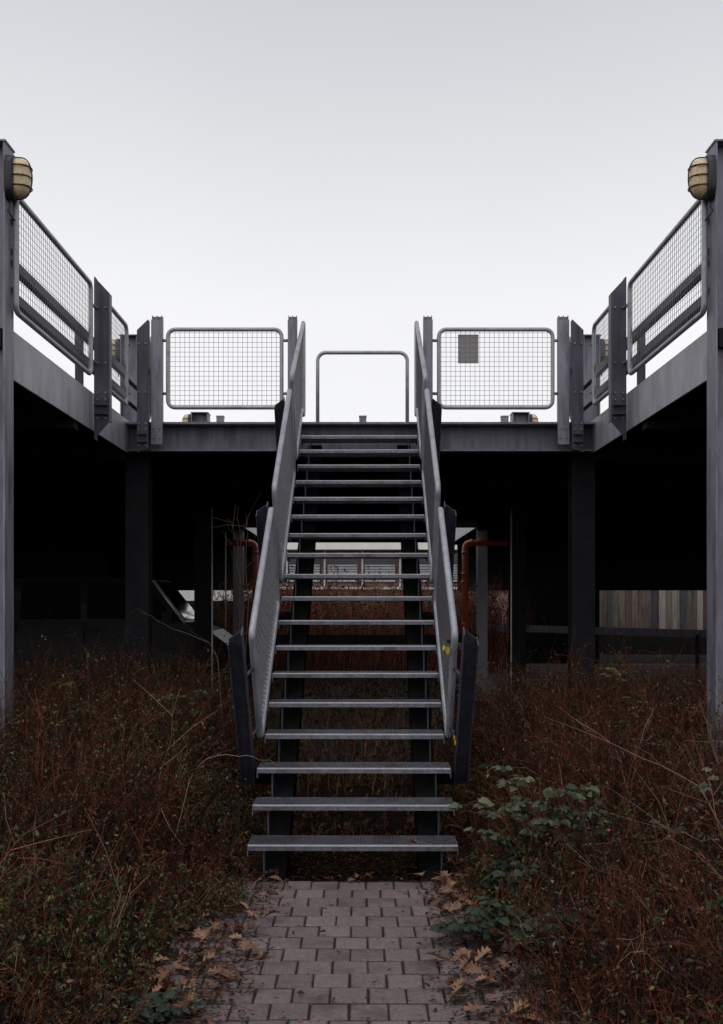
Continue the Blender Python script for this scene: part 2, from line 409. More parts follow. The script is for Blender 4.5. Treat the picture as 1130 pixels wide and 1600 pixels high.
def hpost(parent, x, y, z0, z1, w=0.115):
    """front plate with the taller H section behind it"""
    b = MB().box(x-w/2, x+w/2, y-0.012, y, z0, z1-0.045)
    b.box(x-w/2+.006, x-w/2+.013, y+0.001, y+0.09, z0+0.02, z1); b.box(x+w/2-.013, x+w/2-.006, y+0.001, y+0.09, z0+0.02, z1)
    b.box(x-w/2+.014, x+w/2-.014, y+0.04, y+0.048, z0+0.02, z1-.002)
    b.box(x-.004, x+.004, y+0.002, y+0.039, z1-0.06, z1)
    o = b.build('post', 'galv', parent)
    bolts = MB()
    for z in (z0+0.07, z0+0.17):
        for dx in (-0.03, 0.03):
            bolts.tube([(x+dx, y-0.0125, z), (x+dx, y-0.024, z)], 0.010, 6)
    bolts.build('bolt', 'galv', o)['kind'] = 'stuff'
    return o

for s, side in ((-1, 'left'), (1, 'right')):
    rl = empty('guard_railing', (s*2.40, 9.3, DT), 'mesh guard railing receding along the %s edge of the stair recess' % side, 'railing', 'railings along the deck edge')
    X = s*2.40
    z0, z1 = 3.645, 4.455
    mesh_panel(rl, (X, 0, 0), (0, 1, 0), (0, 0, 1), [(7.135, z0), (9.12, z0), (9.12, z1), (7.135, z1)], rad=0.06)
    mesh_panel(rl, (X, 0, 0), (0, 1, 0), (0, 0, 1), [(9.47, z0), (10.52, z0), (10.52, z1), (9.47, z1)])
    channel_post(rl, s*2.405, s*2.265, 9.25, 4.56, 4.41, 3.09, 3.25)
    channel_post(rl, s*2.30, s*2.185, 10.545, 4.42, 4.53, 3.16, 3.20)
    for y0, y1 in ((9.12, 9.30), (9.30, 9.47), (10.52, 10.60)):
        for z in (3.78, 4.28):
            MB().tube([(X, y0, z), (X - s*0.012, y1, z)], 0.014, 8).build('lug', 'galv', rl)
    # clamps and bolts on the lamp column
    for z in (3.80, 3.99, 4.07, 4.28):
        MB().box(min(X, s*2.427), max(X, s*2.427), 7.15, 7.20, z-0.02, z+0.02).build('clamp', 'post', rl)
    # crash barrier on the deck behind the mesh
    cb = empty('crash_barrier', (s*2.56, 9.6, DT), 'two-rail steel crash barrier behind the %s mesh railing' % side, 'crash barrier', 'crash barriers on the deck')
    for z in (4.045, 3.81):
        a, b = sorted((s*2.475, s*2.535))
        MB().box(a, b, 7.2, 12.1, z-0.035, z+0.035).build('rail', 'post', cb)
    for y in (7.45, 9.36, 12.0):
        a, b = sorted((s*2.536, s*2.60))
        MB().box(a, b, y-0.03, y+0.03, DT, 4.10).build('post', 'post', cb)
    # back edge
    br = empty('guard_railing', (s*1.4, 10.62, DT), 'flat mesh guard railing facing the viewer %s of the stair top' % side, 'railing', 'railings along the deck edge')
    mesh_panel(br, (0, 10.62, 0), (1, 0, 0), (0, 0, 1), sorted([]) or ([(s*0.815, 3.635), (s*1.995, 3.635), (s*1.995, 4.445), (s*0.815, 4.445)] if s > 0 else [(-1.995, 3.635), (-0.815, 3.635), (-0.815, 4.445), (-1.995, 4.445)]))
    hpost(br, s*2.105, 10.60, 3.25, 4.585)
    hpost(br, s*0.70, 10.60, 3.25, 4.585, 0.10)
    for z in (3.78, 4.33):
        a, b = sorted((s*1.995, s*2.06)); MB().tube([(a, 10.62, z), (b, 10.62, z)], 0.016, 8).build('lug', 'galv', br)
        a, b = sorted((s*0.74, s*0.815)); MB().tube([(a, 10.62, z), (b, 10.62, z)], 0.016, 8).build('lug', 'galv', br)
    # short return panel seen edge-on behind the corner post
    mesh_panel(br, (s*2.19, 0, 0), (0, 1, 0), (0, 0, 1), [(10.72, 3.58), (11.25, 3.58), (11.25, 4.40), (10.72, 4.40)])
    MB().box(min(s*2.13, s*2.19), max(s*2.13, s*2.19), 10.692, 10.72, 4.0, 4.05).build('lug', 'galv', br)

# ------------------------------------------------------------------ hoop, bollards, plate on the deck
hp = empty('hoop_barrier', (0.02, 12.5, DT), 'bare steel tube hoop standing on the deck beyond the stair top', 'barrier')
zt = EYE + (940-551)*12.5/F
xl, xr = (496.5-563)*12.5/F, (636.5-563)*12.5/F
pts = [(xl, 12.5, DT-0.002)] ; rr = 0.10
pts += [(xl, 12.5, zt-rr)] + [(xl+rr-rr*math.cos(R(t)), 12.5, zt-rr+rr*math.sin(R(t))) for t in (15, 30, 45, 60, 75, 90)]
pts += [(xr-rr+rr*math.sin(R(t)), 12.5, zt-rr+rr*math.cos(R(t))) for t in (0, 15, 30, 45, 60, 75, 90)] + [(xr, 12.5, DT-0.002)]
MB().tube(pts, 0.023, 10).build('hoop', 'galv_tube', hp)
for x in (xl, xr): MB().box(x-0.06, x+0.06, 12.44, 12.56, DT-0.002, DT+0.01).build('foot_plate', 'galv', hp)
for x, where in ((344.5, 'left of the stair top'), (567, 'in the middle above the stair'), (788.5, 'right of the stair top')):
    X = (x-563)*16/F
    b = empty('bollard', (X, 16, DT), 'short square steel bollard peeking over the deck edge %s' % where, 'bollard', 'bollards on the deck')
    MB().box(X-0.055, X+0.055, 15.945, 16.055, DT-0.002, 4.50).build('shaft', 'galv', b)
    MB().box(X-0.06, X+0.06, 15.94, 16.06, 4.5, 4.52).build('cap', 'galv', b)
pl = MB().box(1.017, 1.23, 10.645, 10.649, 4.10, 4.40)
tag(pl.build('sign_plate', 'plate', origin=(1.12, 10.647, 4.10)), 'blank grey plastic plate fixed behind the right mesh railing', 'sign')

# ------------------------------------------------------------------ bulkhead lamps
def lamp(x, y, z, dx, label):
    """oval bulkhead lamp on a column face at x, looking along dx"""
    o = empty('bulkhead_lamp', (x, y, z-0.16), label, 'lamp', 'bulkhead lamps on the columns')
    def oval(h, w, n=28):
        # stadium outline in (y,z)
        pts = []
        for k in range(n):
            t = 2*math.pi*k/n; cy, cz = math.cos(t), math.sin(t)
            pts.append((w*cy, (h-w)*(1 if cz > 0 else -1)*(1 if abs(cz) > 1e-6 else 0) + w*cz))
        return pts
    def loft(rings, name, m):
        b = MB(); n = len(rings[0]); vs = [p for r in rings for p in r]; fs = []
        for i in range(len(rings)-1):
            for k in range(n): fs.append((i*n+k, i*n+(k+1) % n, (i+1)*n+(k+1) % n, (i+1)*n+k))
        fs += [tuple(range(n)), tuple(range((len(rings)-1)*n, len(rings)*n))]
        b.add(vs, fs, True); return b.build(name, m, o)
    ring = lambda d, h, w: [(x+dx*d, y+p, z+q) for p, q in oval(h, w)]
    loft([ring(0, .150, .082), ring(.004, .155, .088), ring(.05, .155, .088), ring(.058, .146, .08)], 'housing', 'lampbase')
    gl = []
    for k in range(8):
        t = k/7*math.pi/2; d = .058+.098*math.sin(t); c = max(math.cos(t), 0.0)
        c = c**0.55
        gl.append(ring(d, .03+.106*c if k < 7 else .05, .015+.055*c if k < 7 else .02))
    loft(gl[:7], 'glass', 'lampglass')
    cg = MB()
    for zz in (-0.068, 0.0, 0.068):
        cg.tube([(x+dx*(.05+.115*math.sin(t)**0.6 if t > 0 else x*0+.05), y-.078*math.cos(t), z+zz) for t in [0]+[math.pi*k/12 for k in range(1, 12)]] + [(x+dx*.05, y+.078, z+zz)], 0.0048, 6)
    cg.tube([(x+dx*.05, y, z-.145)] + [(x+dx*(.05+.118*math.sin(math.pi*k/16)**0.55), y, z-.146*math.cos(math.pi*k/16)) for k in range(1, 16)] + [(x+dx*.05, y, z+.145)], 0.0048, 6)
    cg.build('cage', 'cage', o)
    MB().tube([(x+dx*.025, y-.02, z-.155), (x+dx*.028, y-.03, z-.20), (x+dx*.012, y-.035, z-.235), (x+dx*.03, y-.02, z-.262), (x+dx*.045, y+.02, z-.285)], 0.006, 6).build('cable', 'lampbase', o)
for s, side in ((-1, 'left'), (1, 'right')):
    lamp(s*2.43, 7.06, EYE+(940-279)*7.06/F, -s, 'amber caged oval lamp high on the nearest %s column' % side)
    lamp(s*2.84, 12.2, EYE+(940-550)*12.2/F, s, 'amber caged lamp seen through the %s mesh railing' % side)
    lamp(s*2.82, 17.2, 4.62, s, 'amber lamp on the squat far %s column top above the deck edge' % side)

# ================================================================== STAIRCASE
RI, TR, Y0 = 0.183, 0.26, 5.72
st = empty('staircase', (0, 5.98, GZ), 'steel staircase of open grating treads climbing to the parking deck', 'staircase')
XF = Matrix.Translation((-0.008, 10.6, 0)) @ Matrix.Rotation(R(-0.45), 4, 'Z') @ Matrix.Translation((0, -10.6, 0))
# rotation sends the foot slightly to the left
ang = math.atan2(RI, TR); ca, sa = math.cos(ang), math.sin(ang)
HW = 0.617
def tread_meshes():
    b = MB()
    d = 0.262
    for k in range(8): b.box(-HW+.006, HW-.006, 0.034+k*0.0305, 0.037+k*0.0305, -0.032, -0.004)     # bearing bars
    n = 108
    for k in range(n):
        x = -HW+.012 + (2*HW-.024)*k/(n-1); b.box(x-.0016, x+.0016, 0.033, d-.004, -0.018, -0.0005)  # cross bars
    b.box(-HW+.006, HW-.006, d-.004, d, -0.035, 0)
    b.box(-HW, -HW+.005, 0.0, d, -0.06, 0); b.box(HW-.005, HW, 0.0, d, -0.06, 0)
    nz = MB()
    b.box(-HW+.0055, HW-.0055, -0.002, 0.003, -0.030, -0.0042)
    b.box(-HW+.0055, HW-.0055, 0.0100, 0.031, -0.004, 0.001)
    nz.box(-HW+.0055, HW-.0055, -0.004, 0.0095, -0.004, 0.003)
    for k in range(58):
        x = -HW+.03 + (2*HW-.06)*k/57; b.tube([(x, 0.020, 0.0008), (x, 0.020, 0.004)], [0.006, 0.004], 6)
    br = [MB().prism([(s*.522-.004, 0.03, -.0361), (s*.522-.004, 0.235, -.0361), (s*.522-.004, 0.235, -.06), (s*.522-.004, 0.05, -.2), (s*.522-.004, 0.03, -.2)], (.008, 0, 0)) for s in (-1, 1)]
    return b, nz, br
b, nz, br = tread_meshes()
tr0 = b.build('tread', 'tread'); nz0 = nz.build('nosing', 'galv_bright'); br0 = br[0].build('bracket', 'post'); br1 = br[1].build('bracket', 'post')
for o in (tr0, nz0, br0, br1): COL.objects.unlink(o)
for i in range(1, 19):
    t = tr0.copy(); COL.objects.link(t); t.parent = st
    wpos = XF @ Vector((0, Y0+i*TR, i*RI+.014))
    t.location = wpos - ORG[st.name]; t.rotation_euler = (0, 0, R(-0.45))
    if i > 3: t.scale = (0.962, 1, 1)
    for q in (nz0, br0, br1):
        c = q.copy(); COL.objects.link(c); c.parent = t
for o in (tr0, nz0, br0, br1): bpy.data.objects.remove(o)
for s in (-1, 1):
    b = MB(); yA, yB = Y0+TR*0.55, 10.64
    h = lambda y: (y-Y0)/TR*RI - 0.215
    p0 = [(yA+0.33, GZ-0.02), (yB, h(yB)-0.24), (yB, h(yB)), (yA, h(yA)+0.0), (yA, GZ-0.02)]
    b.prism([(s*.53, y, z) for y, z in p0], (-s*.14, 0, 0))
    b.build('stringer', 'stairsteel', st, xf=XF)
    # outer cheek plate that carries the railing posts
U = Vector((0, ca, sa)); N = Vector((0, -sa, ca))
def line(y): return Vector((0, y, (y-Y0)/TR*RI))
for s in (-1, 1):
    X = s*0.6175
    for k, (ya, yb) in enumerate(((6.72, 7.98), (8.22, 9.72))):
        A = line(ya); ln = (yb-ya)/ca
        mesh_panel(st, (X, A.y, A.z+0.02), U, N, [(0, 0), (ln, 0), (ln, 0.86), (0, 0.86)], xf=XF, tube=0.022, rad=0.055)
    # top panel: the upper end is cut plumb
    A = line(9.95); A.z += 0.02
    q = lambda y, z: ((y-A.y)*ca + (z-A.z)*sa, -(y-A.y)*sa + (z-A.z)*ca)
    top_y = 11.22
    mesh_panel(st, (X, A.y, A.z), U, N, [(0, 0), q(10.86, 3.66), q(top_y, 3.66), q(top_y, 4.70), (0, 0.86)], xf=XF, tube=0.022, rad=0.05)
    # leaning channel posts
    for y, n0, n1 in ((6.65, -0.30, 0.95), (8.10, -0.22, 0.80), (9.62, -0.22, 0.82)):
        B = line(y); xi, xo = s*0.656, s*0.748
        P = lambda x, n, u: Vector((x, 0, 0)) + B + N*n + U*u
        t = 0.007; bb = MB()
        bb.prism([P(xi, n0, 0), P(xo, n0, 0), P(xo, n1-0.045, 0), P(xi, n1+0.03, 0)], U*t)
        for x in (xi, xo):
            nn = n1+0.03 if x == xi else n1-0.045
            bb.prism([P(x, n0, -0.055), P(x, n0, 0.03), P(x, nn, 0.03), P(x, nn, -0.055)], Vector((s*t*(1 if x == xi else -1), 0, 0)))
        po = bb.build('post', 'post', st, xf=XF)
        for n in (0.12, 0.62):
            MB().tube([P(s*0.665, n, 0.0), P(s*0.622, n, 0.085 if y < 7 else 0.06)], 0.011, 8).build('lug', 'post', po, xf=XF)
        q0 = P(s*.50, -0.20, -.02)
        MB().hexa([P(s*.531, -.30, .0), P(s*.655, -.30, .0), P(s*.655, -.30, .05), P(s*.531, -.30, .05), P(s*.531, -.2, .0), P(s*.655, -.2, .0), P(s*.655, -.2, .05), P(s*.531, -.2, .05)]).build('outrigger', 'stairsteel', po, xf=XF)

# warning tape scraps on the right stair railing
def tape(c, label, k):
    o = empty('tape_scrap', c, label, 'tape')
    r = random.Random(k); C = Vector(c)
    def strip(m, dz, x0, x1, wob):
        pts = []; n = 7
        b = MB(); vs = []
        for i in range(n):
            f = i/(n-1); x = x0+(x1-x0)*f
            vs += [C+Vector((x, -.026-.01*math.sin(f*5), dz+wob*math.sin(f*4+k))), C+Vector((x, -.030-.012*math.sin(f*6+1), dz-.035+.014*math.sin(f*7)+wob*math.sin(f*4+k)))]
        b.add(vs, [(2*i, 2*i+1, 2*i+3, 2*i+2) for i in range(n-1)]); b.build('strip', m, o)
    return strip
t1 = tape(XF @ Vector((0.622, 6.30, 1.36)), 'yellow and black warning tape scrap tied round the right stair railing', 1)
t1('tapeblack', .02, -.075, .06, .012); t1('tape', -.01, -.075, -.035, .006)
t2 = tape(XF @ Vector((0.65, 6.60, 0.74)), 'yellow tape scrap hanging at the foot of the right stair railing', 3)
t2('tape', .03, -.012, .012, .004); t2('tape', -.005, -.006, .018, .004); t2('tapeblack', .055, -.012, .014, .004)

# ================================================================== UNDER AND BEHIND THE DECK
for s, side in ((-1, 'left'), (1, 'right')):
    x = s*2.235; y = 21.78
    dp = empty('drain_pipe', (x, y, GZ), 'red-brown drain pipe with an elbow beside the %s stair railing' % side, 'pipe', 'drain pipes under the deck')
    z = 2.87; xe = s*(2.83 if s < 0 else 3.12)
    MB().tube([(xe, y, z), (x+s*.10, y, z), (x+s*.05, y, z-.012), (x+s*.012, y, z-.05), (x, y, z-.10), (x, y, GZ-.02)], 0.066, 12).build('pipe', 'pipe', dp)
    for zc in (z-.17, z-.62, z-.80, z-1.7):
        MB().tube([(x, y, zc), (x, y, zc-.07)], 0.078, 12).build('collar', 'pipe', dp)
    MB().tube([(x+s*.10, y, z), (x+s*.17, y, z)], 0.078, 12).build('collar', 'pipe', dp)
    MB().box(min(x, s*2.52), max(x, s*2.52), y+.05, y+.17, z-.93, z-.90).build('pipe_clamp', 'post', dp)
# dark low barrier across the middle of the parking floor
bb = empty('barrier_beam', (0, 13, GZ), 'low dark steel barrier beam crossing behind the stair', 'barrier')
MB().box(-1.5, 1.5, 12.96, 13.04, 1.065, 1.20).build('rail', 'stairsteel', bb)
for x in (-1.4, 1.4): MB().box(x-.05, x+.05, 13.041, 13.14, GZ, 1.19).build('leg', 'stairsteel', bb)
# guard rail in front of the timber wall
gr_ = empty('guard_rail', (7.5, 19, GZ), 'long pale guard rail in front of the timber wall', 'guard rail')
A = Vector((2.9, 24.2, 1.02)); B = Vector((8.2, 16.4, 1.02))
dv = (B-A).normalized(); side = Vector((dv.y, -dv.x, 0))
def bar(b, p, q, w, h):
    qq = [p-side*w, p+side*w, q+side*w, q-side*w]; b.hexa([v-Vector((0,0,h)) for v in qq]+[v+Vector((0,0,h)) for v in qq])
b = MB(); bar(b, A, B, .04, .075); b.build('rail', 'galv', gr_)
for f in (0.05, 0.35, 0.65, 0.95):
    p = A.lerp(B, f)+side*.075; MB().box(p.x-.03, p.x+.03, p.y-.03, p.y+.03, GZ, 1.0).build('post', 'column', gr_)
# timber wall beyond the deck
tw = empty('timber_wall', (9, 33, GZ), 'weathered vertical board wall lit from above at the far right', 'wall')
x = 5.6; k = 0
while x < 14.5:
    wd = random.uniform(.17, .24)
    MB().box(x, x+wd-.012, 33-random.uniform(.0, .02), 33.05, GZ, 3.2).build('board', random.choice(['timber', 'timber', 'timber_b', 'timber_c']), tw); x += wd; k += 1
MB().box(5.6, 14.6, 32.5, 32.83, GZ, .70).build('shade_strip', 'concrete_dark', tw)  # added dark strip for the blackness low on the board wall
for x in (6.3, 8.0, 9.45, 10.35, 11.25, 12.7, 14.2):
    MB().box(x-.07, x+.07, 32.84, 32.975, GZ, 3.1).build('post', 'timberpost', tw)
wl = MB().box(4.15, 6.45, 27.6, 27.8, GZ-.02, 3.12)  # added stub that turns this stretch of bright wall black
tag(wl.build('blackout_wall', 'concrete_dark', origin=(5.3, 27.7, GZ)), 'added dark wall stub blacking out the gap left of the timber wall', 'wall')
wl = MB().box(-21.8, -6.5, 26.2, 26.4, GZ-.02, 3.12)  # added wall, closes the bright gap below the cladding
tag(wl.build('blackout_wall', 'concrete_dark', origin=(-14, 26.3, GZ)), 'added dark wall blocking the bright gap behind the van', 'wall')
for s, nm in ((-1, 'left'), (1, 'right')):
    wl = MB().box(*sorted((s*21.8, s*22.0)), 7.1, 29.7, GZ-.02, 3.36)  # added wall, keeps side light from coming in under the deck
    tag(wl.build('light_block_wall', 'concrete_dark', origin=(s*21.9, 18, GZ)), 'added dark wall keeping light out on the far %s side under the deck' % nm, 'wall')
wl = MB().box(-14, -3.4, 35, 35.2, GZ-.02, 2.6)
tag(wl.build('garden_wall', 'white', origin=(-8, 35.1, GZ)), 'bright white wall glimpsed beyond the van windscreen', 'wall')

wl = MB().box(-14, -3.5, 33.4, 33.6, GZ-.02, 1.65)
tag(wl.build('garden_wall', 'concrete_dark', origin=(-8, 33.5, GZ)), 'low dark wall standing in front of the bright white wall', 'wall')

# office building seen between the treads
ob = empty('office_building', (0, 40, GZ), 'low pale office building with white eaves seen between the treads', 'building')
MB().box(-9, 9, 40, 46, GZ, 3.62).build('wall', 'render', ob)
MB().box(-9.5, 9.5, 39.2, 46.2, 3.62, 3.95).build('eaves', 'white', ob)
MB().box(-9.2, 9.2, 39.5, 46.1, 3.951, 4.02).build('roof', 'concrete_dark', ob)
for k in range(12):
    x0 = -8.7+k*1.47
    wn = MB().box(x0, x0+1.30, 39.96, 39.998, 2.35, 3.5).build('window', 'winglass', ob)
    for z in range(7):
        MB().box(x0+.06, x0+1.24, 39.93, 39.957, 2.40+z*.10, 2.465+z*.10).build('slat', 'blind', wn)
    MB().box(x0-.07, x0-.001, 39.90, 39.999, 2.2, 3.6).build('mullion', 'white', ob)
MB().box(-9, 9, 39.85, 39.999, 2.1, 2.19).build('sill', 'white', ob)

# ------------------------------------------------------------------ parked van
vx0, vx1, vy0, vy1 = -7.15, -2.22, 17.3, 19.1
vn = empty('parked_van', ((vx0+vx1)/2, (vy0+vy1)/2, GZ), 'dusty grey van parked in the dark under the deck', 'van')
prof = [(-7.15,.42),(-7.15,1.25),(-7.10,1.9),(-6.95,2.06),(-4.6,2.09),(-3.80,2.07),(-3.52,2.0),(-2.96,1.27),(-2.55,1.12),(-2.28,.92),(-2.22,.70),(-2.25,.42),(-2.5,.36),(-6.9,.36)]
b = MB(); n = len(prof); rings = []
for y, ins in ((vy0, .06), (vy0+.05, .0), (vy1-.05, .0), (vy1, .06)):
    ring = []
    for x, z in prof:
        cx, cz = -4.7, 1.2; dyy = 0
        tum = max(0, z-1.25)*0.16
        yy = y + (tum if y < 18.2 else -tum)
        ring.append((x+(cx-x)*ins*.3, yy, z+(cz-z)*ins*.6))
    rings.append(ring)
vs_ = [p for r in rings for p in r]; fs_ = []
for i in range(3):
    for k in range(n): fs_.append((i*n+k, i*n+(k+1) % n, (i+1)*n+(k+1) % n, (i+1)*n+k))
fs_ += [tuple(range(n)), tuple(range(3*n, 4*n))]
b.add(vs_, fs_, False); body = b.build('body', 'vanpaint', vn)
yy = lambda z: vy0 + max(0, z-1.25)*.16 - .012
def vpoly(pts, nm, m, t=.01): return MB().prism([(x, yy(z), z) for x, z in pts], (0, t, 0)).build(nm, m, vn)
vpoly([(-3.16,1.33),(-3.62,1.90),(-4.62,1.95),(-4.62,1.33)], 'side_window', 'vanglass')
vpoly([(-4.76,1.33),(-4.76,1.95),(-5.75,1.95),(-5.75,1.33)], 'side_window', 'vanglass')
vpoly([(-5.90,1.33),(-5.90,1.95),(-6.95,1.93),(-6.95,1.33)], 'side_window', 'vanglass')
MB().prism([(-3.485, vy0+.22, 1.96), (-2.98, vy0+.12, 1.305), (-2.98, vy1-.12, 1.305), (-3.485, vy1-.22, 1.96)], (.014, 0, .011)).build('windscreen', 'vanglass', vn)
MB().tube([(-3.52, vy0+.115, 1.985), (-3.25, vy0+.06, 1.63), (-2.96, vy0+.005, 1.26)], .03, 8).build('windscreen_pillar', 'pillar', vn)
for x in (-6.2, -3.15):
    wh = MB().tube([(x, vy0-.03, .33+GZ), (x, vy0+.20, .33+GZ)], .335, 20).build('wheel', 'tyre', vn)
    MB().tube([(x, vy0-.04, .33+GZ), (x, vy0-.029, .33+GZ)], .21, 16).build('rim', 'column', wh)
    wh = MB().tube([(x, vy1-.20, .33+GZ), (x, vy1+.03, .33+GZ)], .335, 20).build('wheel', 'tyre', vn)
MB().box(-2.42, -2.235, vy0+.08, vy0+.30, .72, .86).build('headlight', 'vanglass', vn)
MB().box(-2.42, -2.235, vy1-.34, vy1-.06, .80, .96).build('headlight', 'vanglass', vn)
MB().box(-2.55, -2.17, vy0+.02, vy1-.02, .38, .58).build('bumper', 'tyre', vn)
MB().box(-4.68, -4.665, vy0-.008, vy0+.01, .45, 1.27).build('door_seam', 'tyre', vn)
MB().box(-5.83, -5.815, vy0-.008, vy0+.01, .45, 1.27).build('door_seam', 'tyre', vn)
MB().box(-4.60, -4.42, vy0-.022, vy0+.01, 1.12, 1.15).build('door_handle', 'tyre', vn)
MB().box(-3.32, -3.15, vy0-.20, vy0-.02, 1.28, 1.46).build('mirror', 'tyre', vn)

# ================================================================== VEGETATION (real twigs and leaves)
class Veg:
    def __init__(s): s.v = []; s.t = []; s.c = []; s.n = 0
    def push(s, v, t, c):
        s.v.append(v.reshape(-1, 3)); s.t.append(t.reshape(-1, 3)+s.n); s.c.append(c.reshape(-1, 3)); s.n += v.reshape(-1, 3).shape[0]
    def tubes(s, P, rad, col):
        """P (N,K,3), rad (N,K), col (N,3): three-sided tapering twigs"""
        Nn, K, _ = P.shape
        if Nn == 0: return
        d = np.gradient(P, axis=1); d /= np.linalg.norm(d, axis=2, keepdims=True)+1e-9
        ref = np.where(np.abs(d[..., 2:3]) < 0.9, np.array([0, 0, 1.]), np.array([1., 0, 0]))
        u = np.cross(d, ref); u /= np.linalg.norm(u, axis=2, keepdims=True)+1e-9; w_ = np.cross(d, u)
        a = np.array([0, 2.0944, 4.18879])
        V = P[:, :, None, :] + rad[:, :, None, None]*(u[:, :, None, :]*np.cos(a)[None, None, :, None] + w_[:, :, None, :]*np.sin(a)[None, None, :, None])
        idx = np.arange(Nn*K*3).reshape(Nn, K, 3)
        T = []
        for k in range(3):
            a0 = idx[:, :-1, k]; a1 = idx[:, :-1, (k+1) % 3]; b0 = idx[:, 1:, k]; b1 = idx[:, 1:, (k+1) % 3]
            T += [np.stack([a0, a1, b1], -1).reshape(-1, 3), np.stack([a0, b1, b0], -1).reshape(-1, 3)]
        C = np.repeat(col[:, None, :], K*3, axis=1)
        s.push(V, np.concatenate(T), C)
    def leaves(s, base, d, nrm, ln, wd, col, fold=0.25, curl=0.15, small=False):
        """six-pointed folded leaves: base, two shoulders each side, tip, along d"""
        Nn = base.shape[0]
        if Nn == 0: return
        d = d/(np.linalg.norm(d, axis=1, keepdims=True)+1e-9); u = np.cross(d, nrm); u /= np.linalg.norm(u, axis=1, keepdims=True)+1e-9
        n = np.cross(u, d); ln = ln[:, None]; wd = wd[:, None]
        m1 = base+d*ln*.33; m2 = base+d*ln*.70 - n*ln*curl*.4; tip = base+d*ln - n*ln*curl
        V = np.stack([base, m1+u*wd*.5+n*wd*fold, m2+u*wd*.36+n*wd*fold, tip, m2-u*wd*.36+n*wd*fold, m1-u*wd*.5+n*wd*fold, m1, m2], 1)
        if small:
            V = np.stack([base, m1*.6+m2*.4+u*wd*.5+n*wd*fold, tip, m1*.6+m2*.4-u*wd*.5+n*wd*fold], 1)
            s.push(V, (np.arange(Nn)*4)[:, None, None]+np.array([[0,1,2],[0,2,3]])[None], np.repeat(col[:, None, :], 4, 1)); return
        tri = np.array([[0,1,6],[6,1,2],[6,2,7],[7,2,3],[0,6,5],[6,7,4],[6,4,5],[7,3,4]])
        T = (np.arange(Nn)*8)[:, None, None]+tri[None]
        s.push(V, T, np.repeat(col[:, None, :], 8, 1))
    def build(s, name, m, origin=(0,0,0), parent=None):
        v = np.concatenate(s.v); t = np.concatenate(s.t).astype(np.int32); c = np.concatenate(s.c)
        o0 = np.array(ORG[parent.name]) if parent is not None else np.array(origin, float)
        v = v-o0
        me = bpy.data.meshes.new(name); me.vertices.add(len(v)); me.vertices.foreach_set('co', v.astype(np.float32).ravel())
        me.loops.add(len(t)*3); me.loops.foreach_set('vertex_index', t.ravel())
        me.polygons.add(len(t)); me.polygons.foreach_set('loop_start', np.arange(0, len(t)*3, 3, dtype=np.int32))
        me.polygons.foreach_set('loop_total', np.full(len(t), 3, dtype=np.int32))
        ca_ = me.color_attributes.new('Col', 'FLOAT_COLOR', 'POINT')
        ca_.data.foreach_set('color', np.concatenate([np.clip(c, 0, 1), np.ones((len(c), 1))], 1).astype(np.float32).ravel())
        me.update(calc_edges=True); me.validate(); me.materials.append(M[m])
        o = bpy.data.objects.new(name, me); COL.objects.link(o)
        if parent is not None: o.parent = parent
        else: o.location = tuple(o0)
        ORG[o.name] = Vector(o0)
        return o

def U_(a, b, n): return rng.uniform(a, b, n)
def pick(cols, n, p=None, var=0.25):
    c = np.array(cols)[rng.choice(len(cols), n, p=p)]
    return c*U_(1-var, 1+var, n)[:, None]

TW = [(.100,.027,.012), (.030,.010,.006), (.16,.050,.022), (.012,.005,.004), (.27,.155,.10)]
TWP = [.27, .31, .15, .245, .025]
GR = [(.050,.080,.022), (.028,.060,.024), (.10,.115,.032), (.016,.030,.013), (.17,.17,.05)]
BR = [(.10,.034,.015), (.035,.014,.007), (.20,.085,.038), (.018,.009,.006)]

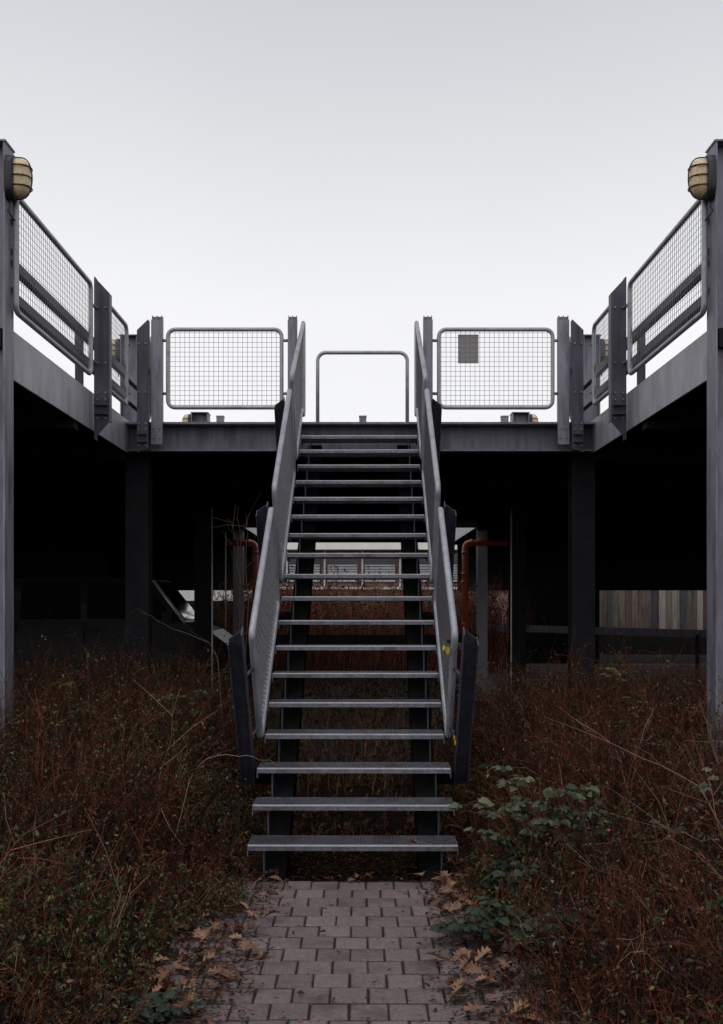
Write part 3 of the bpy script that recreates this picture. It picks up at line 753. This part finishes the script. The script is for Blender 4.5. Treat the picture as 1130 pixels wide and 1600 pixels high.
def grow(base, h, lean, veg_t, veg_l, K=6, r0=.0028, nb=4, lpb=2.0, green=.4, lsize=(.009,.030), cols=TW, colp=TWP, sway=.35):
    n = len(base)
    az = rng.normal(0, 1, (n, 2))*0.55+lean; L_ = h*U_(.95, 1.15, n)
    t = np.linspace(0, 1, K)
    P = np.zeros((n, K, 3))
    bend = U_(.2, 1.0, n)
    for k in range(2): P[:, :, k] = base[:, k:k+1] + az[:, k:k+1]*(L_*sway)[:, None]*(t[None]*.6+bend[:, None]*t[None]**2*.7)
    P[:, :, 2] = base[:, 2:3] + L_[:, None]*(t[None]-.18*bend[:, None]*t[None]**2.2)
    P[:, 1:, :] += rng.normal(0, 1, (n, K-1, 3))*(L_*.018)[:, None, None]
    rad = (r0*U_(.6, 1.5, n))[:, None]*(1-.72*t)[None]
    c = pick(cols, n, colp); veg_t.tubes(P, rad, c)
    # side twigs
    m = n*nb; si = np.repeat(np.arange(n), nb); f = U_(.25, .97, m)*(K-1); i0 = np.minimum(f.astype(int), K-2); fr = (f-i0)[:, None]
    p0 = P[si, i0]*(1-fr)+P[si, i0+1]*fr
    dirn = P[si, i0+1]-P[si, i0]; dirn /= np.linalg.norm(dirn, axis=1, keepdims=True)+1e-9
    sd_ = dirn*U_(.5, 1.0, m)[:, None] + rng.normal(0, .55, (m, 3)); sd_[:, 2] += .15; sd_ /= np.linalg.norm(sd_, axis=1, keepdims=True)
    sl = L_[si]*U_(.10, .34, m)
    Q = np.stack([p0, p0+sd_*(sl*.5)[:, None]+rng.normal(0, .008, (m, 3)), p0+sd_*sl[:, None]+rng.normal(0, .018, (m, 3))-np.array([0, 0, .02])], 1)
    veg_t.tubes(Q, np.repeat(np.array([[.0016, .0012, .0007]]), m, 0), c[si]*U_(.8, 1.3, m)[:, None])
    # leaves
    nl = rng.poisson(lpb[si] if isinstance(lpb, np.ndarray) else lpb, m); li = np.repeat(np.arange(m), nl); q = len(li)
    f = U_(.2, 1, q)[:, None]; b = Q[li, 1]*(1-f)+Q[li, 2]*f
    d = sd_[li]*.5+rng.normal(0, .7, (q, 3)); d[:, 2] -= .1
    nn = rng.normal(0, .5, (q, 3)); nn[:, 2] += 1
    isg = rng.random(q) < (green[si][li] if isinstance(green, np.ndarray) else green)
    col = np.where(isg[:, None], pick(GR, q, [.3,.25,.2,.15,.1]), pick(BR, q, [.35,.35,.12,.18]))
    ln = U_(lsize[0], lsize[1], q); veg_l.leaves(b, d, nn, ln, ln*U_(.35, .6, q), col, fold=.2, curl=.25, small=True)
    return P

def noise2(x, y, s, ph):
    return (np.sin(x*s+ph)*np.cos(y*s*1.13+ph*1.7)+np.sin(x*s*2.3+y*s*1.7+ph*2.1)*.5)/1.5

def thicket(side, n):
    # scatter, keep what lies outside the path edge and the stair
    Y = 2.9 + (10.3-2.9)*U_(0, 1, n*2)**.85
    Xa = U_(.55, 4.2, n*2)
    edge = np.where(Y < 5.9, .70 + .16*np.clip((5.6-Y)/1.2, 0, 1) + .10*noise2(Y*3, Y*0, 1.0, 1+side), np.where(Y < 10.4, .70, .86)+.04*np.sin(Y*5))
    if side > 0: edge = np.where(Y < 5.9, .55+.07*np.sin(Y*3.1+.6)+.02*(Y-4), .70+.04*np.sin(Y*5))
    vis = Xa < (.37*Y+.55)
    keep = (Xa > edge) & vis
    Y, Xa, edge = Y[keep][:n], Xa[keep][:n], edge[keep][:n]
    d = Xa-edge
    nz_ = noise2(Xa, Y, 2.6, 3+side)
    h = .10+ (.48+.40*np.clip((Y-4.5)/3, 0, 1))*np.clip(d/.75, 0, 1)**.8 + .19*nz_*np.clip(d/.5, 0, 1)
    tall = rng.random(len(h)) < .05
    h = np.where(tall, h*1.45, h)
    h = np.clip(h*U_(.65, 1.12, len(h)), .05, 1.25)
    if side > 0: h *= .96
    h = np.where((d < .30) & (Y > 5.6), np.minimum(h, .32), h)
    base = np.stack([side*Xa, Y, np.full(len(Y), GZ-.01)], 1)
    g = np.clip(.50+.62*noise2(Xa, Y, 2.1, 7+side*2), .04, .9)
    if side > 0: g *= .8
    vt, vl = Veg(), Veg()
    lean = np.stack([np.where(Y < 6.5, -side*.35, -side*.1)+1.0*noise2(Xa, Y, 3.3, 11), -.25+.9*noise2(Xa, Y, 2.7, 17)], 1)
    grow(base, h, lean, vt, vl, green=g, lpb=(.7+4.2*g if side < 0 else .6+3.6*g))
    return vt, vl
for side, nm in ((-1, 'left'), (1, 'right')):
    vt, vl = thicket(side, 11500)
    root = vt.build('undergrowth', 'twig', origin=(side*1.8, 6.5, GZ))
    tag(root, 'dense tangle of red-brown weed stems filling the ground %s of the path' % nm, 'undergrowth', kind='stuff')
    lf = vl.build('foliage', 'leaf', parent=root); lf['kind'] = 'stuff'

# litter on the soil, path margins and below the stair
lt = Veg(); n = 26000
Y = np.concatenate([U_(2.9, 12.5, 9000), U_(3.3, 7.2, 17000)]); X = np.concatenate([U_(-3.6, 3.6, 9000), U_(-.95, .85, 17000)])
inpath = (Y < 5.97) & (X > -.9) & (X < .8); dc = np.abs(X+.06)/(.50+.05*np.sin(Y*4))
kp = ~inpath | (rng.random(n) < np.clip((dc-.72)*2.6, .02, 1))
Y, X = Y[kp], X[kp]; n = len(X)
z = np.where((X > -.9) & (X < .8) & (Y < 6.0), .004, GZ+.004)+U_(0, .02, n)
az = U_(0, 6.283, n); ln = U_(.008, .038, n)
nn = rng.normal(0, .3, (n, 3)); nn[:, 2] = 1
lt.leaves(np.stack([X, Y, z], 1), np.stack([np.cos(az), np.sin(az), rng.normal(0, .15, n)], 1), nn, ln, ln*U_(.3, .7, n), pick(BR+[(.05,.045,.02)], n, [.25,.3,.1,.2,.15]), fold=.1, curl=.2, small=True)
# dead twigs lying about
m = 1500; Yt = U_(3.2, 9, m); Xt = U_(.5, 1.3, m)*rng.choice([-1, 1], m); a2 = U_(0, 6.283, m); l2 = U_(.05, .28, m)
p0 = np.stack([Xt, Yt, .012+U_(0, .03, m)], 1); dd = np.stack([np.cos(a2), np.sin(a2), U_(-.02, .25, m)], 1)*l2[:, None]
lt.tubes(np.stack([p0-dd*.5, p0+rng.normal(0, .008, (m, 3)), p0+dd*.5], 1)*np.array([1, 1, 1.]), np.full((m, 3), .0016), pick(TW, m, TWP))
q = 320; rw = rng.integers(0, 18, q); Yj = np.where(rng.random(q) < .5, 5.946-PY*rw, 5.946-PY*(rw+U_(0, 1, q)))
Xj = np.clip(rng.normal(0, 1, q)*.12+.42*rng.choice([-1, 1], q)-.05, -.85, .75); a4 = U_(0, 6.283, q)
onrow = np.abs((5.946-Yj)/PY-rw) < 1e-6
Xj = np.where(onrow, Xj, np.round((Xj-np.where(rw % 2, -.0445, .034))/PX)*PX+np.where(rw % 2, -.0445, .034))
lt.leaves(np.stack([Xj, Yj, np.full(q, -.006)], 1), np.stack([np.cos(a4), np.sin(a4), U_(.3, 1.2, q)], 1), rng.normal(0, 1, (q, 3)), U_(.006, .018, q), U_(.004, .009, q), pick(GR, q, [.3,.3,.15,.2,.05]), small=True)
tag(lt.build('leaf_litter', 'dryleaf'), 'brown leaf crumbs and broken twigs strewn along the path margins', 'leaf litter', kind='stuff')

# big lobed fallen leaves, each its own object
def oak_mesh(seed):
    r = random.Random(seed); half = []
    lob = [(.0,.02),(.10,.05),(.20,.20),(.30,.10),(.42,.33),(.52,.15),(.64,.36),(.74,.15),(.86,.20),(.94,.08),(1.0,.0)]
    L_ = 1.0; vs = []; fs = []; cup = r.uniform(.35, 1.1); tw_ = r.uniform(-.3, .3)
    def zf(x, y): return cup*(abs(y)**1.3)*.9 + .20*cup*math.sin(x*3+seed) + tw_*x*y + r.uniform(-.012, .012)
    mid = [(x, r.uniform(-.01, .01)) for x, _ in lob]
    for (x, y) in mid: vs.append((x-.5, y, zf(x, y)))
    n = len(lob)
    for sg in (-1, 1):
        k0 = len(vs)
        for x, y in lob:
            yv = sg*y*r.uniform(.8, 1.15); xv = x+ (0.05 if y > .18 else 0)*r.uniform(.5, 1.5); vs.append((xv-.5, yv, zf(xv, yv)))
        for i in range(n-1): fs += [(i, k0+i, k0+i+1, i+1)]
    k0 = len(vs); vs += [(-.5, .012, .0), (-.5, -.012, .0), (-.68, 0, .06)]; fs.append((k0, k0+2, k0+1))
    mz = min(v[2] for v in vs); vs = [(x, y, z-mz) for x, y, z in vs]
    me = bpy.data.meshes.new('oak_leaf'); me.from_pydata(vs, [], fs); me.update()
    return me
LC = [((.20,.085,.046),(.11,.044,.024)), ((.30,.165,.10),(.16,.076,.044)), ((.14,.053,.028),(.08,.03,.017)), ((.22,.11,.066),(.12,.058,.034))]
lm = [mat('fallen leaf %d' % k, b_, a_, 3.0, 0.6, bump=0.2) for k, (a_, b_) in enumerate(LC)]
lms = []
for k in range(8):
    me = oak_mesh(k); me.materials.append(lm[k % 4]); lms.append(me)
spots = []
def at(px, py, z=0.0):
    Yy = (EYE-z)*F/(py-940); return ((px-563)*Yy/F, Yy)
rr_ = random.Random(5)
for k in range(60): spots.append((at(rr_.gauss(728, 26), rr_.uniform(1376, 1425)), 'pile'))
for k in range(60):
    py = rr_.uniform(1425, 1600); spots.append((at(rr_.gauss(735+ (py-1425)*.22, 34), py), 'right'))
for k in range(95):
    py = rr_.uniform(1395, 1600); spots.append((at(rr_.gauss(360-(py-1400)*.62, 48-(py-1400)*.06), py), 'left'))
for k in range(8): spots.append((at(rr_.uniform(420, 690), rr_.uniform(1372, 1380)), 'foot'))
lab = {'pile': 'brown oak leaf in the leaf pile right of the stair foot', 'right': 'curled brown oak leaf fallen along the right edge of the path', 'left': 'curled brown oak leaf fallen along the left edge of the path', 'foot': 'small brown oak leaf lying at the foot of the stairs'}
gp = {'pile': 'oak leaves piled right of the stair foot', 'right': 'oak leaves right of the path', 'left': 'oak leaves left of the path', 'foot': 'oak leaves at the stair foot'}
for k, ((x, y), sdn) in enumerate(spots):
    o = bpy.data.objects.new('oak_leaf', lms[rr_.randrange(8)]); COL.objects.link(o)
    sc = rr_.uniform(.055, .115) if sdn != 'foot' else rr_.uniform(.05, .08)
    o.scale = (sc, sc, sc*rr_.uniform(.6, 1.3)); o.rotation_euler = (rr_.uniform(-.7, .7), rr_.uniform(-.5, .5), rr_.uniform(0, 6.28))
    o.location = (x, y, .006+rr_.uniform(0, .03)); tag(o, lab[sdn], 'leaf', gp[sdn])
# leaf caught on the bottom tread
for k, (x, dy) in enumerate(((.36, .10), (.42, .08), (.47, .13))):
    p = XF @ Vector((x, Y0+TR+dy, RI+.004))
    o = bpy.data.objects.new('oak_leaf', lms[k+2]); COL.objects.link(o); o.scale = (.075,)*3; o.rotation_euler = (0, 0, k*2.1); o.location = p
    tag(o, 'dry brown leaf resting on the right end of the bottom tread', 'leaf', 'leaves on the bottom tread')

# bramble with pale leaves, right of the stair
def bramble(name, x, y, label, stems, spread, leafn, cols, size, hgt, seed, lw=.62, face=-.35):
    r = np.random.default_rng(seed)
    o = empty(name, (x, y, GZ), label, 'plant'); vt, vl = Veg(), Veg(); t = np.linspace(0, 1, 9)
    for k in range(stems):
        a = r.uniform(0, 6.283); L_ = spread*r.uniform(.5, 1.1); hh = hgt*r.uniform(.5, 1.1)
        P = np.stack([x+np.cos(a)*L_*t+r.normal(0, .01, 9), y+np.sin(a)*L_*.55*t+r.normal(0, .01, 9)-.05*t, GZ-.01+hh*(1.9*t-1.0*t**2.2)+r.normal(0, .008, 9)], 1)
        vt.tubes(P[None], (.0042*(1-.7*t))[None], np.array([[.11, .05, .035]])*r.uniform(.7, 1.3))
        for j in range(leafn):
            f = r.uniform(.35, 1)*8; i0 = min(int(f), 7); p = P[i0]*(1-(f-i0))+P[i0+1]*(f-i0)
            a3 = r.uniform(0, 6.283); pd = np.array([np.cos(a3), np.sin(a3)-.2, r.uniform(.0, .5)]); pd /= np.linalg.norm(pd); q = p+pd*r.uniform(.03, .07)
            vt.tubes(np.stack([p, (p+q)/2+np.array([0, 0, .004]), q])[None], np.array([[.0014, .0012, .001]]), np.array([[.09, .06, .035]]))
            nm_ = np.array([r.normal(0, .55), face+r.normal(0, .55), 1.0]); base = np.array(cols[r.integers(len(cols))])*r.uniform(.75, 1.2)
            for da in (-1.0, 0, 1.0):      # three leaflets
                c_, s_ = math.cos(da), math.sin(da); d = np.array([pd[0]*c_-pd[1]*s_, pd[0]*s_+pd[1]*c_, pd[2]*.3-.12]); ln = size*r.uniform(.7, 1.15)*(1.15 if da == 0 else .9)
                vl.leaves(q[None], d[None], nm_[None], np.array([ln]), np.array([ln*lw]), base[None]*r.uniform(.9, 1.1), fold=.10, curl=.18)
    vt.build('stems', 'twig', parent=o); vl.build('leaves', 'leaf', parent=o)
PALE = [(.075,.095,.052), (.105,.120,.072), (.045,.062,.034), (.14,.145,.088)]
DARK = [(.03,.045,.028), (.022,.036,.025), (.045,.055,.03)]
MIDG = [(.05,.085,.025), (.07,.10,.03), (.04,.07,.03)]
bramble('bramble_bush', 1.0, 5.65, 'pale green bramble bush arching beside the right foot of the stairs', 24, .44, 8, PALE, .064, .76, 21)
bramble('bramble_bush', 1.55, 5.5, 'sparse pale bramble in the brown weeds right of the larger bramble', 5, .30, 4, PALE, .062, .66, 22)
bramble('bramble_bush', 2.05, 5.6, 'pale bramble spray at the right edge of the picture', 6, .2, 5, PALE, .062, .80, 23)
bramble('ivy_plant', .74, 4.85, 'low dark green creeper spreading over the right path edge', 20, .34, 11, DARK, .06, .24, 24)
bramble('ivy_plant', .78, 5.45, 'dark leafy creeper below the bottom step on the right', 12, .24, 9, DARK, .055, .32, 25)
bramble('nettle_plant', 1.62, 4.35, 'fresh green nettle low among the weeds at lower right', 7, .16, 10, MIDG, .05, .42, 26, .5)
bramble('ivy_plant', -.82, 4.05, 'low dark green sprig among leaves at the lower left path edge', 9, .18, 9, DARK, .05, .13, 27)
bramble('nettle_plant', -1.36, 7.9, 'green leafy weed standing before the dark left column', 7, .2, 12, MIDG, .05, 1.12, 28, .45)
bramble('nettle_plant', -2.2, 7.6, 'yellow green willowherb weed left of the dark column', 6, .25, 13, [(.10,.11,.03), (.13,.12,.035)], .06, 1.18, 29, .3)
bramble('nettle_plant', 2.0, 7.7, 'yellow green weed standing before the far right timber wall', 6, .3, 11, [(.10,.10,.03), (.12,.11,.04)], .055, 1.2, 30, .35)

# pale bare branches reaching in from the right, saplings by the left drain pipe
def branchy(name, label, x, y, paths, col, r0, seed, fork=4):
    r = np.random.default_rng(seed); o = empty(name, (x, y, GZ), label, 'branch' if 'branch' in name else 'sapling'); vt = Veg()
    for pts in paths:
        P = np.array(pts, float); k = len(P); tt = np.linspace(0, k-1, 14); i0 = np.minimum(tt.astype(int), k-2); fr = (tt-i0)[:, None]
        Q = P[i0]*(1-fr)+P[i0+1]*fr + r.normal(0, .008, (14, 3)); Q[0] = P[0]
        vt.tubes(Q[None], (r0*np.linspace(1, .3, 14))[None], np.array([col])*r.uniform(.85, 1.15))
        for j in range(fork):
            i = r.integers(4, 13); d = (Q[min(i+1, 13)]-Q[i-1]); d /= np.linalg.norm(d); d = d+r.normal(0, .45, 3); d /= np.linalg.norm(d); L_ = r.uniform(.12, .35)
            B_ = np.stack([Q[i], Q[i]+d*L_*.5+r.normal(0, .012, 3), Q[i]+d*L_+r.normal(0, .02, 3)])
            vt.tubes(B_[None], (r0*np.array([.45, .33, .18]))[None], np.array([col])*r.uniform(.8, 1.1))
    vt.build('twigs', 'twig', parent=o)
def w3(px, py, y): return ((px-563)*y/F, y, EYE-(py-940)*y/F)
PC = (.19, .12, .09)
branchy('bare_branch', 'pale bare branches reaching in from the right picture edge', 2.15, 5.0, [
    [(2.15, 5.0, GZ-.01), w3(1128, 1290, 5.0), w3(1085, 1222, 5.0), w3(1005, 1185, 5.02), w3(945, 1155, 5.05), w3(905, 1128, 5.1)],
    [(2.15, 5.0, GZ-.01), w3(1125, 1340, 5.0), w3(1075, 1345, 4.95), w3(1030, 1372, 4.9), w3(975, 1375, 4.9), w3(900, 1345, 4.9)],
    [(2.15, 5.0, GZ-.01), w3(1128, 1310, 5.0), w3(1110, 1230, 5.0), w3(1118, 1180, 5.0), w3(1100, 1120, 5.0)],
    [(2.15, 5.0, GZ-.01), w3(1120, 1320, 4.95), w3(1060, 1300, 4.95), w3(1020, 1285, 4.95)]], PC, .0042, 41, 6)
branchy('bare_branch', 'single pale forked branch standing in the weeds right of centre', 1.35, 5.9, [
    [(1.42, 5.9, GZ-.01), w3(985, 1250, 5.9), w3(993, 1190, 5.9), w3(998, 1165, 5.9), w3(1018, 1150, 5.88)],
    [(1.42, 5.9, GZ-.01), w3(985, 1245, 5.9), w3(972, 1200, 5.9), w3(962, 1170, 5.9)]], PC, .005, 42, 3)
branchy('bare_sapling', 'thin bare sapling stems rising beside the left drain pipe', -1.05, 8.6, [
    [(-1.02, 8.6, GZ-.01), w3(380, 1000, 8.6), w3(377, 880, 8.6), w3(372, 790, 8.6)],
    [(-1.04, 8.6, GZ-.01), w3(388, 950, 8.6), w3(385, 850, 8.6), w3(384, 800, 8.6)],
    [(-1.06, 8.6, GZ-.01), w3(376, 940, 8.6), w3(372, 850, 8.6), w3(358, 808, 8.6)]], (.10, .06, .045), .0045, 43, 5)
branchy('bare_branch', 'long thin stem arching across in front of the van', -1.2, 8.2, [
    [(-1.05, 8.2, GZ-.01), w3(340, 1010, 8.2), w3(290, 990, 8.2), w3(250, 972, 8.2), w3(218, 955, 8.2)]], (.12, .075, .05), .004, 44, 2)
branchy('bare_branch', 'pale reed stem leaning over the left end of the lower steps', -1.0, 5.75, [
    [(-1.15, 5.85, GZ-.01), w3(300, 1200, 5.8), w3(350, 1176, 5.75), w3(395, 1180, 5.75), w3(432, 1197, 5.78)]], (.30, .24, .17), .003, 45, 0)
branchy('bare_branch', 'pale dry stems bending over the leaves at lower left', -1.0, 4.3, [
    [(-1.30, 4.2, GZ-.01), w3(150, 1500, 4.2), w3(178, 1440, 4.2), w3(188, 1390, 4.2), w3(178, 1350, 4.2)],
    [(-1.25, 4.25, GZ-.01), w3(140, 1540, 4.2), w3(180, 1450, 4.2), w3(205, 1380, 4.2)],
    [(-1.5, 4.1, GZ-.01), w3(20, 1490, 4.1), w3(40, 1420, 4.1), w3(58, 1350, 4.1)]], (.22, .15, .10), .0034, 46, 3)

# red twiggy shrubs in daylight behind the deck
vt, vl = Veg(), Veg(); n = 4200
X = U_(-3.4, 3.6, n); Y = U_(22.4, 33, n); base = np.stack([X, Y, np.full(n, GZ)], 1)
RD = [(.24,.058,.038), (.10,.026,.018), (.32,.10,.06), (.05,.02,.015), (.34,.20,.12)]
grow(base, U_(1.0, 2.2, n), np.zeros((n, 2)), vt, vl, K=6, r0=.008, nb=7, lpb=1.6, green=.05, lsize=(.04, .09), cols=RD, colp=[.3,.25,.2,.15,.1], sway=.25)
grow(np.stack([U_(-3, 3, 60), U_(22.6, 30, 60), np.full(60, GZ)], 1), U_(2.1, 3.0, 60), np.zeros((60, 2)), vt, vl, K=7, r0=.013, nb=9, lpb=.2, cols=[(.03,.018,.015), (.05,.03,.025)], colp=[.5, .5], sway=.2)
root = vt.build('red_shrubs', 'twig', origin=(0, 28, GZ)); tag(root, 'mass of red-brown twiggy shrubs in daylight behind the deck', 'shrubs', kind='stuff')
vl.build('foliage', 'leaf', parent=root)['kind'] = 'stuff'
# dry stalks on the soil below and behind the stair
vt, vl = Veg(), Veg(); n = 2600
X = U_(-1.9, 1.9, n); Y = 7.0+15*U_(0, 1, n)**1.25; base = np.stack([X, Y, np.full(n, GZ)], 1)
grow(base, U_(.1, .5, n)*np.clip((Y-6.4)/4, .25, 1), np.zeros((n, 2)), vt, vl, r0=.004, nb=3, lpb=1.5, green=.05, lsize=(.03, .07), cols=[(.24,.14,.08),(.13,.065,.04),(.05,.03,.02)], colp=[.4,.3,.3])
root = vt.build('dry_stalks', 'twig', origin=(0, 11, GZ)); tag(root, 'short dry stalks growing on the dark soil beneath the stair', 'weeds', kind='stuff')
vl.build('foliage', 'leaf', parent=root)['kind'] = 'stuff'
